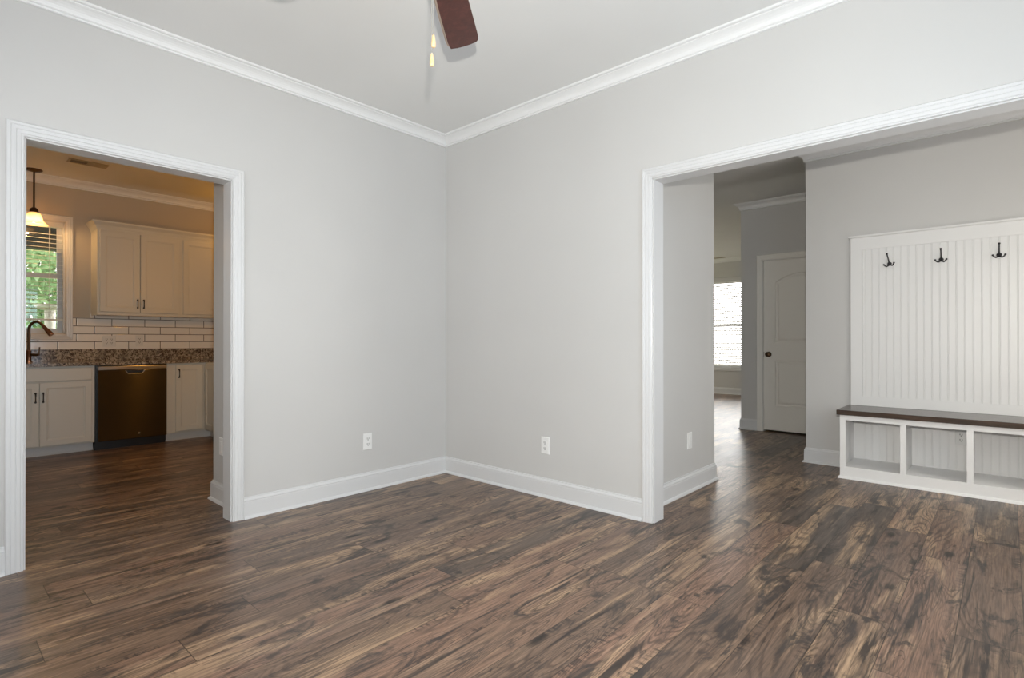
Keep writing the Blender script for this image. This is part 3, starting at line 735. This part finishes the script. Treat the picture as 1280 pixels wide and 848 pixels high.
bm = B(); lathe(bm, [(0, 0.0), (0.010, 0), (0.009, 0.002), (0, 0.0025)], (-3.152, -1.395, 0.135), 16, 'X'); obj('badge', bm, M['lightsteel'], dw, True)
# corner base
cb = thing('corner_base_cabinet', 'greige corner base cabinet with two leaves meeting beside the dishwasher', 'cabinet', (-3.45, -0.6, 0))
bm = B(); box(bm, KX+0.02, FF-0.019, -1.141, -0.15, 0.085, CT); box(bm, FF-0.019, -2.62, -0.747, -0.15, 0.085, CT); obj('body', bm, M['cab'], cb)
bm = B(); box(bm, FF-0.019, FF, -1.141, -0.766, 0.085, CT); box(bm, FF-0.019, -2.62, -0.766, -0.747, 0.085, CT); obj('face_frame', bm, M['cab'], cb)
bm = B(); box(bm, FF-0.090, FF-0.075, -1.141, -0.675, 0, 0.085); box(bm, FF-0.075, FF-0.062, -1.141, -0.69, 0, 0.016, 0.003); box(bm, FF-0.075, -2.62, -0.69, -0.675, 0, 0.085); obj('toe_kick', bm, M['trim'], cb)
doors(cb, [(-1.060, -0.800, 0.105, 0.816, -1.032, 0.725)], FF)
doors(cb, [(FF+0.030, -2.86, 0.105, 0.816, None, None)], -0.766, 'y', -1)
# worktop
ct = thing('granite_worktop', 'speckled brown granite worktop with low granite upstand along the wall', 'worktop', (-3.46, -1.6, CT))
bm = B(); F2 = -3.148
L_ = [(KX, -2.62), (F2, -2.62), (F2, -0.732), (-2.60, -0.732), (-2.60, -0.14), (KX, -0.14)]
lo = [bm.verts.new((x, y, CT)) for x, y in L_]; hi = [bm.verts.new((x, y, CT+0.030)) for x, y in L_]
bm.faces.new(list(reversed(lo))); bm.faces.new(hi)
for k in range(6): bm.faces.new((lo[k], lo[(k+1) % 6], hi[(k+1) % 6], hi[k]))
bmesh.ops.bevel(bm, geom=[e for e in bm.edges if all(v.co.z > CT+0.02 for v in e.verts)], offset=0.004, segments=2, affect='EDGES')
obj('slab', bm, M['granite'], ct)
bm = B(); box(bm, KX+0.0005, KX+0.022, -2.62, -0.142, CT+0.030, 0.986); box(bm, KX+0.022, -2.60, -0.162, -0.1405, CT+0.030, 0.986); obj('upstand', bm, M['granite'], ct)
# tile
bm = B(); x0, x1 = KX+0.0005, KX+0.009
for a, b, c, d in ((-2.62, -0.142, 0.9865, 1.0845), (-1.838, -0.142, 1.0845, 1.318), (-1.690, -0.142, 1.318, 1.362)): box(bm, x0, x1, a, b, c, d)
obj('tile_backsplash', bm, M['tile'], label='white subway tile backsplash with dark joints above the granite', cat='backsplash')
# wall cabinets
UF = -3.484
def cab_crown(path, parent):
    bm = B(); z = 2.228
    sweep(bm, [(x, y, z) for x, y in path], (0, 0, 1), [(0, 0), (-0.006, 0), (-0.008, 0.012), (-0.012, 0.016), (-0.020, 0.040), (-0.040, 0.066), (-0.044, 0.068), (-0.046, 0.084), (0, 0.084)])
    obj('crown', bm, M['cab'], parent)
u1 = thing('wall_cabinet', 'greige double-door wall cabinet beside the kitchen window', 'cabinet', (-3.63, -1.3, 1.342))
bm = B(); box(bm, KX+0.0005, UF-0.019, -1.686, -0.925, 1.365, 2.228); box(bm, KX+0.0005, UF-0.019, -1.686, -1.673, 1.342, 1.365); obj('body', bm, M['cab'], u1)
bm = B(); box(bm, UF-0.019, UF, -1.686, -0.925, 1.342, 2.245); obj('face_frame', bm, M['cab'], u1)
doors(u1, [(-1.666, -1.318, 1.376, 2.212, -1.340, 1.470), (-1.312, -0.948, 1.376, 2.212, -1.284, 1.470)], UF)
cab_crown([(KX+0.001, -1.686), (UF, -1.686), (UF, -0.925)], u1)
u2 = thing('wall_cabinet', 'greige single-door wall cabinet next to the double one, half hidden by the stub wall', 'cabinet', (-3.63, -0.6, 1.342))
bm = B(); box(bm, KX+0.0005, UF-0.019, -0.9245, -0.40, 1.365, 2.228); obj('body', bm, M['cab'], u2)
bm = B(); box(bm, UF-0.019, UF, -0.9245, -0.40, 1.342, 2.245); obj('face_frame', bm, M['cab'], u2)
doors(u2, [(-0.903, -0.425, 1.376, 2.212, -0.452, 1.470)], UF)
cab_crown([(UF, -0.9245), (UF, -0.40)], u2)
# faucet
FXx, FYy, FB = -3.66, -2.192, CT+0.030
fc = thing('kitchen_faucet', 'bronze gooseneck pull-down faucet on the granite below the window', 'faucet', (FXx, FYy, FB))
dv = Vector((0.62, 0.92, 0)).normalized()
def fp(a, z): return (FXx + dv.x*a, FYy + dv.y*a, FB + z)
bm = B(); lathe(bm, [(0, 0), (0.027, 0), (0.027, 0.006), (0.020, 0.012), (0.019, 0.10), (0.021, 0.104), (0.021, 0.112), (0.015, 0.118), (0, 0.118)], (FXx, FYy, FB), 18); obj('base', bm, M['copper'], fc, True)
bm = B(); R_ = 0.062
arc = [fp(0, 0.11), fp(0, 0.22), fp(0, 0.30)] + [fp(R_-R_*math.cos(a), 0.318+R_*1.25*math.sin(a)) for a in [PI*k/14 for k in range(0, 12)]]
tube(bm, arc, 0.0125, 14); obj('spout', bm, M['bronze'], fc, True)
e = arc[-1]; ev = (Vector(arc[-1])-Vector(arc[-2])).normalized(); E = Vector(e)
bm = B(); tube(bm, [E, E+ev*0.02, E+ev*0.05, E+ev*0.105, E+ev*0.12, E+ev*0.128], [0.0135, 0.0155, 0.0175, 0.0235, 0.0235, 0.020], 16); obj('spray_head', bm, M['copper'], fc, True, label='copper toned flared spray head')
bm = B(); tube(bm, [fp(0.012, 0.072), fp(0.07, 0.072), fp(0.085, 0.074)], [0.013, 0.013, 0.011], 12); tube(bm, [fp(0.080, 0.068), fp(0.086, 0.10), fp(0.090, 0.148)], [0.008, 0.006, 0.0065], 10); obj('lever', bm, M['bronze'], fc, True)
# pendant
PXx, PYy = -3.58, -2.166
pd = thing('pendant_lamp', 'lit pendant lamp with amber bell shade hanging by the kitchen window', 'pendant lamp', (PXx, PYy, H))
bm = B(); lathe(bm, [(0, 0), (0.066, 0), (0.066, -0.008), (0.050, -0.016), (0.018, -0.024), (0, -0.024)], (PXx, PYy, H), 20); obj('canopy', bm, M['bronze'], pd, True)
bm = B(); lathe(bm, [(0.008, -0.02), (0.008, -0.375)], (PXx, PYy, H), 10); obj('rod', bm, M['bronze'], pd, True)
bm = B(); lathe(bm, [(0, -0.365), (0.014, -0.37), (0.030, -0.385), (0.034, -0.40), (0.034, -0.425), (0, -0.425)], (PXx, PYy, H), 18); obj('socket_cup', bm, M['bronze'], pd, True)
bm = B(); pr = [(0.034, -0.418), (0.046, -0.428), (0.060, -0.455), (0.068, -0.490), (0.082, -0.512), (0.104, -0.528), (0.110, -0.533)]
lathe(bm, pr + [(r-0.004, z) for r, z in reversed(pr)], (PXx, PYy, H), 28); sh = obj('shade', bm, M['shade'], pd, True, label='amber bell shaped glass shade, lit')
bm = B(); bmesh.ops.create_icosphere(bm, subdivisions=3, radius=0.028, matrix=Matrix.Translation((PXx, PYy, H-0.485)) @ Matrix.Diagonal((1, 1, 1.2, 1))); obj('bulb', bm, M['bulb'], pd, True)
point('pendant_bulb_light', (PXx, PYy, H-0.535), 7.0, (1.0, 0.56, 0.20), 0.03)
# ceiling registers
def register(label, x0, x1, y0, y1, slots, along='y'):
    t = thing('ceiling_vent', label, 'vent', ((x0+x1)/2, (y0+y1)/2, H))
    bm = B(); f = 0.018; z0, z1 = H-0.008, H-0.0005
    box(bm, x0, x1, y0, y0+f, z0, z1); box(bm, x0, x1, y1-f, y1, z0, z1); box(bm, x0, x0+f, y0+f, y1-f, z0, z1); box(bm, x1-f, x1, y0+f, y1-f, z0, z1)
    if along == 'y': box(bm, x0+f, x1-f, (y0+y1)/2-0.006, (y0+y1)/2+0.006, z0, z1)
    obj('frame', bm, M['grille'], t)
    bm = B(); box(bm, x0+f, x1-f, y0+f, y1-f, H-0.0025, H-0.0006); obj('duct_opening', bm, M['slot'], t)
    bm = B(); n = slots
    for half, ang in ((0, 0.35), (1, -0.9)):
        a, b = (y0+f, (y0+y1)/2-0.006) if half == 0 else ((y0+y1)/2+0.006, y1-f)
        for k in range(n):
            x = x0+f+(x1-x0-2*f)*(k+0.5)/n; w = 0.0075
            dx, dz = (0.0012, 0.0010) if half == 0 else (w*0.85, 0.0008)
            box(bm, x-dx, x+dx, a, b, H-0.0065, H-0.0065+dz)
    obj('louvres', bm, M['grille'], t); return t
register('tan slotted air vent in the kitchen ceiling', -3.02, -2.885, -2.00, -1.705, 6)
register('small air vent in the far living room ceiling above the window', -1.0, -0.75, 7.86, 7.96, 9)

# ------------------------------------------------------------------ outside the kitchen window
bm = B(); box(bm, -40, -3.95, -30, 30, -0.45, -0.35); struct('ground', bm, M['lawn'])
bm = B(); box(bm, -6.7, -3.95, -6, 3, 2.78, 2.9); box(bm, -6.7, -6.5, -6, 3, 2.36, 2.78); struct('trim_porch', bm, M['porch'])
def crown_bm(c, r, n, seed):
    rnd = random.Random(seed); bm = B()
    for _ in range(n):
        d = Vector((rnd.gauss(0, 1), rnd.gauss(0, 1), rnd.gauss(0, 1))).normalized() * (rnd.random()**0.4)
        p = Vector(c) + Vector((d.x*r[0], d.y*r[1], d.z*r[2])); s = rnd.uniform(0.07, 0.17)
        q = Quaternion((rnd.random()-.5, rnd.random()-.5, rnd.random()-.5, rnd.random()-.5)).normalized()
        v = [bm.verts.new(p + q @ Vector(k)) for k in ((-s, 0, 0), (0, -s*0.45, s*0.1), (s, 0, 0), (0, s*0.45, s*0.1))]
        bm.faces.new(v)
    return bm
def tree(name, label, x, y, h, r, n, seed, m='leaf'):
    t = thing(name, label, 'tree', (x, y, -0.35), 'trees behind the kitchen window')
    bm = B(); tube(bm, [(x, y, -0.36), (x+0.05, y, h*0.4), (x-0.03, y+0.04, h)], [0.14, 0.11, 0.05], 10); obj('trunk', bm, M['bark'], t, True)
    obj('foliage', crown_bm((x, y, h), r, n, seed), M[m], t)
tree('leafy_tree', 'bright green leafy tree filling the kitchen window view', -11.0, -1.0, 1.9, (1.6, 2.0, 2.3), 3600, 3)
tree('leafy_tree', 'dark green tree behind the brighter one outside the kitchen window', -17.0, 0.4, 3.0, (2.4, 5.0, 4.6), 6000, 5, 'leaf_dark')
bb = thing('garden_pedestal', 'pale concrete garden pedestal with flat top outside the kitchen window', 'pedestal', (-7.6, -1.535, -0.35))
bm = B(); lathe(bm, [(0, 0), (0.16, 0), (0.16, 0.08), (0.07, 0.14), (0.055, 0.9), (0.07, 1.9), (0, 1.9)], (-7.6, -1.535, -0.35), 16); obj('column', bm, M['concrete'], bb, True)
bm = B(); lathe(bm, [(0, 1.90), (0.10, 1.90), (0.19, 1.95), (0.20, 1.985), (0.17, 1.98), (0, 1.965)], (-7.6, -1.535, -0.35), 20); obj('basin', bm, M['concrete'], bb, True)
